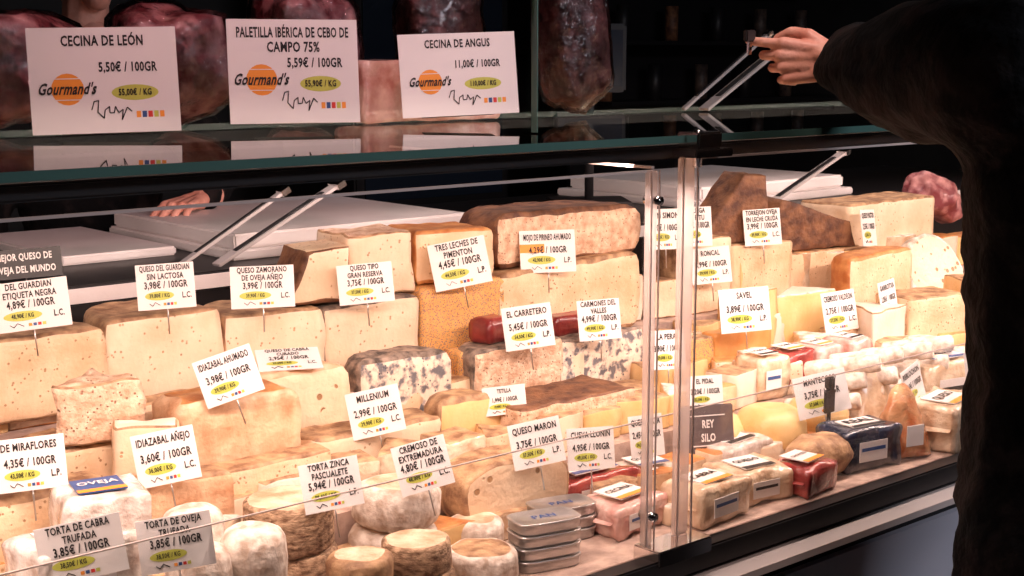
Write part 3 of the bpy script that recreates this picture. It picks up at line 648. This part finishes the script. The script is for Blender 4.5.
mb=MB(); mb.box((-.012,-.005,-.008),(.012,.005,.012),BLKP,bev=.002); mb.box((-.004,-.003,-.03),(.004,.003,-.006),CHROME,bev=.001); o=mb.build('held_key_fob'); o.parent=cust; o.location=(1.930,1.600,1.580)
vend,T=person('vendor_in_dark_clothes',(1.50,3.30,0),180,(-.19,.02,1.47),(-.24,.20,1.27),(-.08,.42,1.232),(.19,.02,1.47),(.27,.0,1.18),(.27,.06,.93),headpos=(0,.04,1.76),ar=.07,
    lhand=((-.055,.435,1.228),(.8,.5,-.05),(.5,-.8,0),(0,0,1),REL),
    rhand=((.27,.075,.90),(0,.15,-1),(-.3,.9,0),(1,.2,.1),REL))

# ------------------------------------------------------------------ background equipment
mb=MB(); mb.box((-.10,-.08,0),(.10,.08,.03),DARK,bev=.004); mb.cyl((0,0,.03),(0,0,.36),.012,DARK); mb.box((-.09,-.015,.30),(.09,.015,.47),DARK,bev=.006)
SCR=mat('screen_glow',(.35,.55,1.0),.4,emit=1.2); SCR2=mat('screen_panel',(.012,.018,.03),.25)
mb.box((-.08,-.0165,.315),(.08,-.0155,.455),SCR2); put_text(mb,'LSA',-.035,.405,.032,.07,SCR,y=-.018)
disc(mb,-.035,.44,.010,.010,SCR,y=-.018); mb.build('weighing_scale',(2.52,2.60,1.157),(0,0,math.radians(-35)))
mb=MB(); mb.box((0,0,0),(.9,.6,2.1),BLACKM,bev=.01); mb.box((.05,-.01,.9),(.85,0,2.0),SCR2); mb.box((.05,-.012,1.42),(.85,-.006,1.44),STEEL); mb.build('dark_fridge_cabinet',(3.6,5.2,0))
mb=MB()
for z in (1.3,1.6,1.9): mb.box((0,0,z),(1.8,.3,z+.02),BLACKM)
for i in range(14):
    z=1.32+.3*(i%3); x=.1+.12*i; mb.cyl((x,.15,z),(x,.15,z+.18),.035,random.choice([RBRN,RBLK,DARK]),12)
mb.box((0,.3,0),(1.8,.32,2.2),BLACKM); mb.build('bottle_shelf',(5.0,5.0,0))

# ------------------------------------------------------------------ lights
def area(name,loc,rot,sx,sy,e,col):
    l=bpy.data.lights.new(name,'AREA'); l.shape='RECTANGLE'; l.size=sx; l.size_y=sy; l.energy=e; l.color=col
    o=bpy.data.objects.new(name,l); o.location=loc; o.rotation_euler=[math.radians(a) for a in rot]; COL.objects.link(o); return o
def spot(name,loc,tgt,e,col,ang=60,blend=.6,r=.08):
    l=bpy.data.lights.new(name,'SPOT'); l.energy=e; l.color=col; l.spot_size=math.radians(ang); l.spot_blend=blend; l.shadow_soft_size=r
    o=bpy.data.objects.new(name,l); o.location=loc; o.rotation_euler=(Vector(tgt)-Vector(loc)).to_track_quat('-Z','Y').to_euler(); COL.objects.link(o); return o
area('case_led_strip',(2.0,1.50,1.395),(30,0,0),4.6,.03,56,(1,.735,.64))
area('rear_worktop_fill',(2.0,2.26,1.398),(35,0,0),4.2,.03,12,(1,.76,.72))  # fill light added under the shelf to brighten the cutting boards
spot('ceiling_spot_a',(.9,.9,2.9),(1.1,1.8,.95),26,(1,.64,.58),45)
spot('ceiling_spot_b',(1.7,1.1,2.9),(1.9,1.9,.95),42,(1,.72,.64),45)
spot('ceiling_spot_c',(2.9,1.2,2.9),(2.9,1.9,.95),95,(1,.75,.67),45)
spot('hand_fill_spot',(1.5,1.1,2.9),(1.95,1.55,1.54),45,(1,.72,.62),16,.5,.04)  # narrow fill added to light the customer's reaching hand
spot('meat_spot',(1.0,1.2,2.6),(1.25,2.05,1.5),30,(1,.45,.49),50)
area('front_panel_fill',(2.6,-1.0,2.9),(38,0,0),1.6,.4,52,(.88,.88,1))  # unseen fill added on the aisle side to brighten the front panel
w=bpy.data.worlds.new('world'); scene.world=w; w.use_nodes=True; w.node_tree.nodes['Background'].inputs[0].default_value=(.01,.01,.012,1)
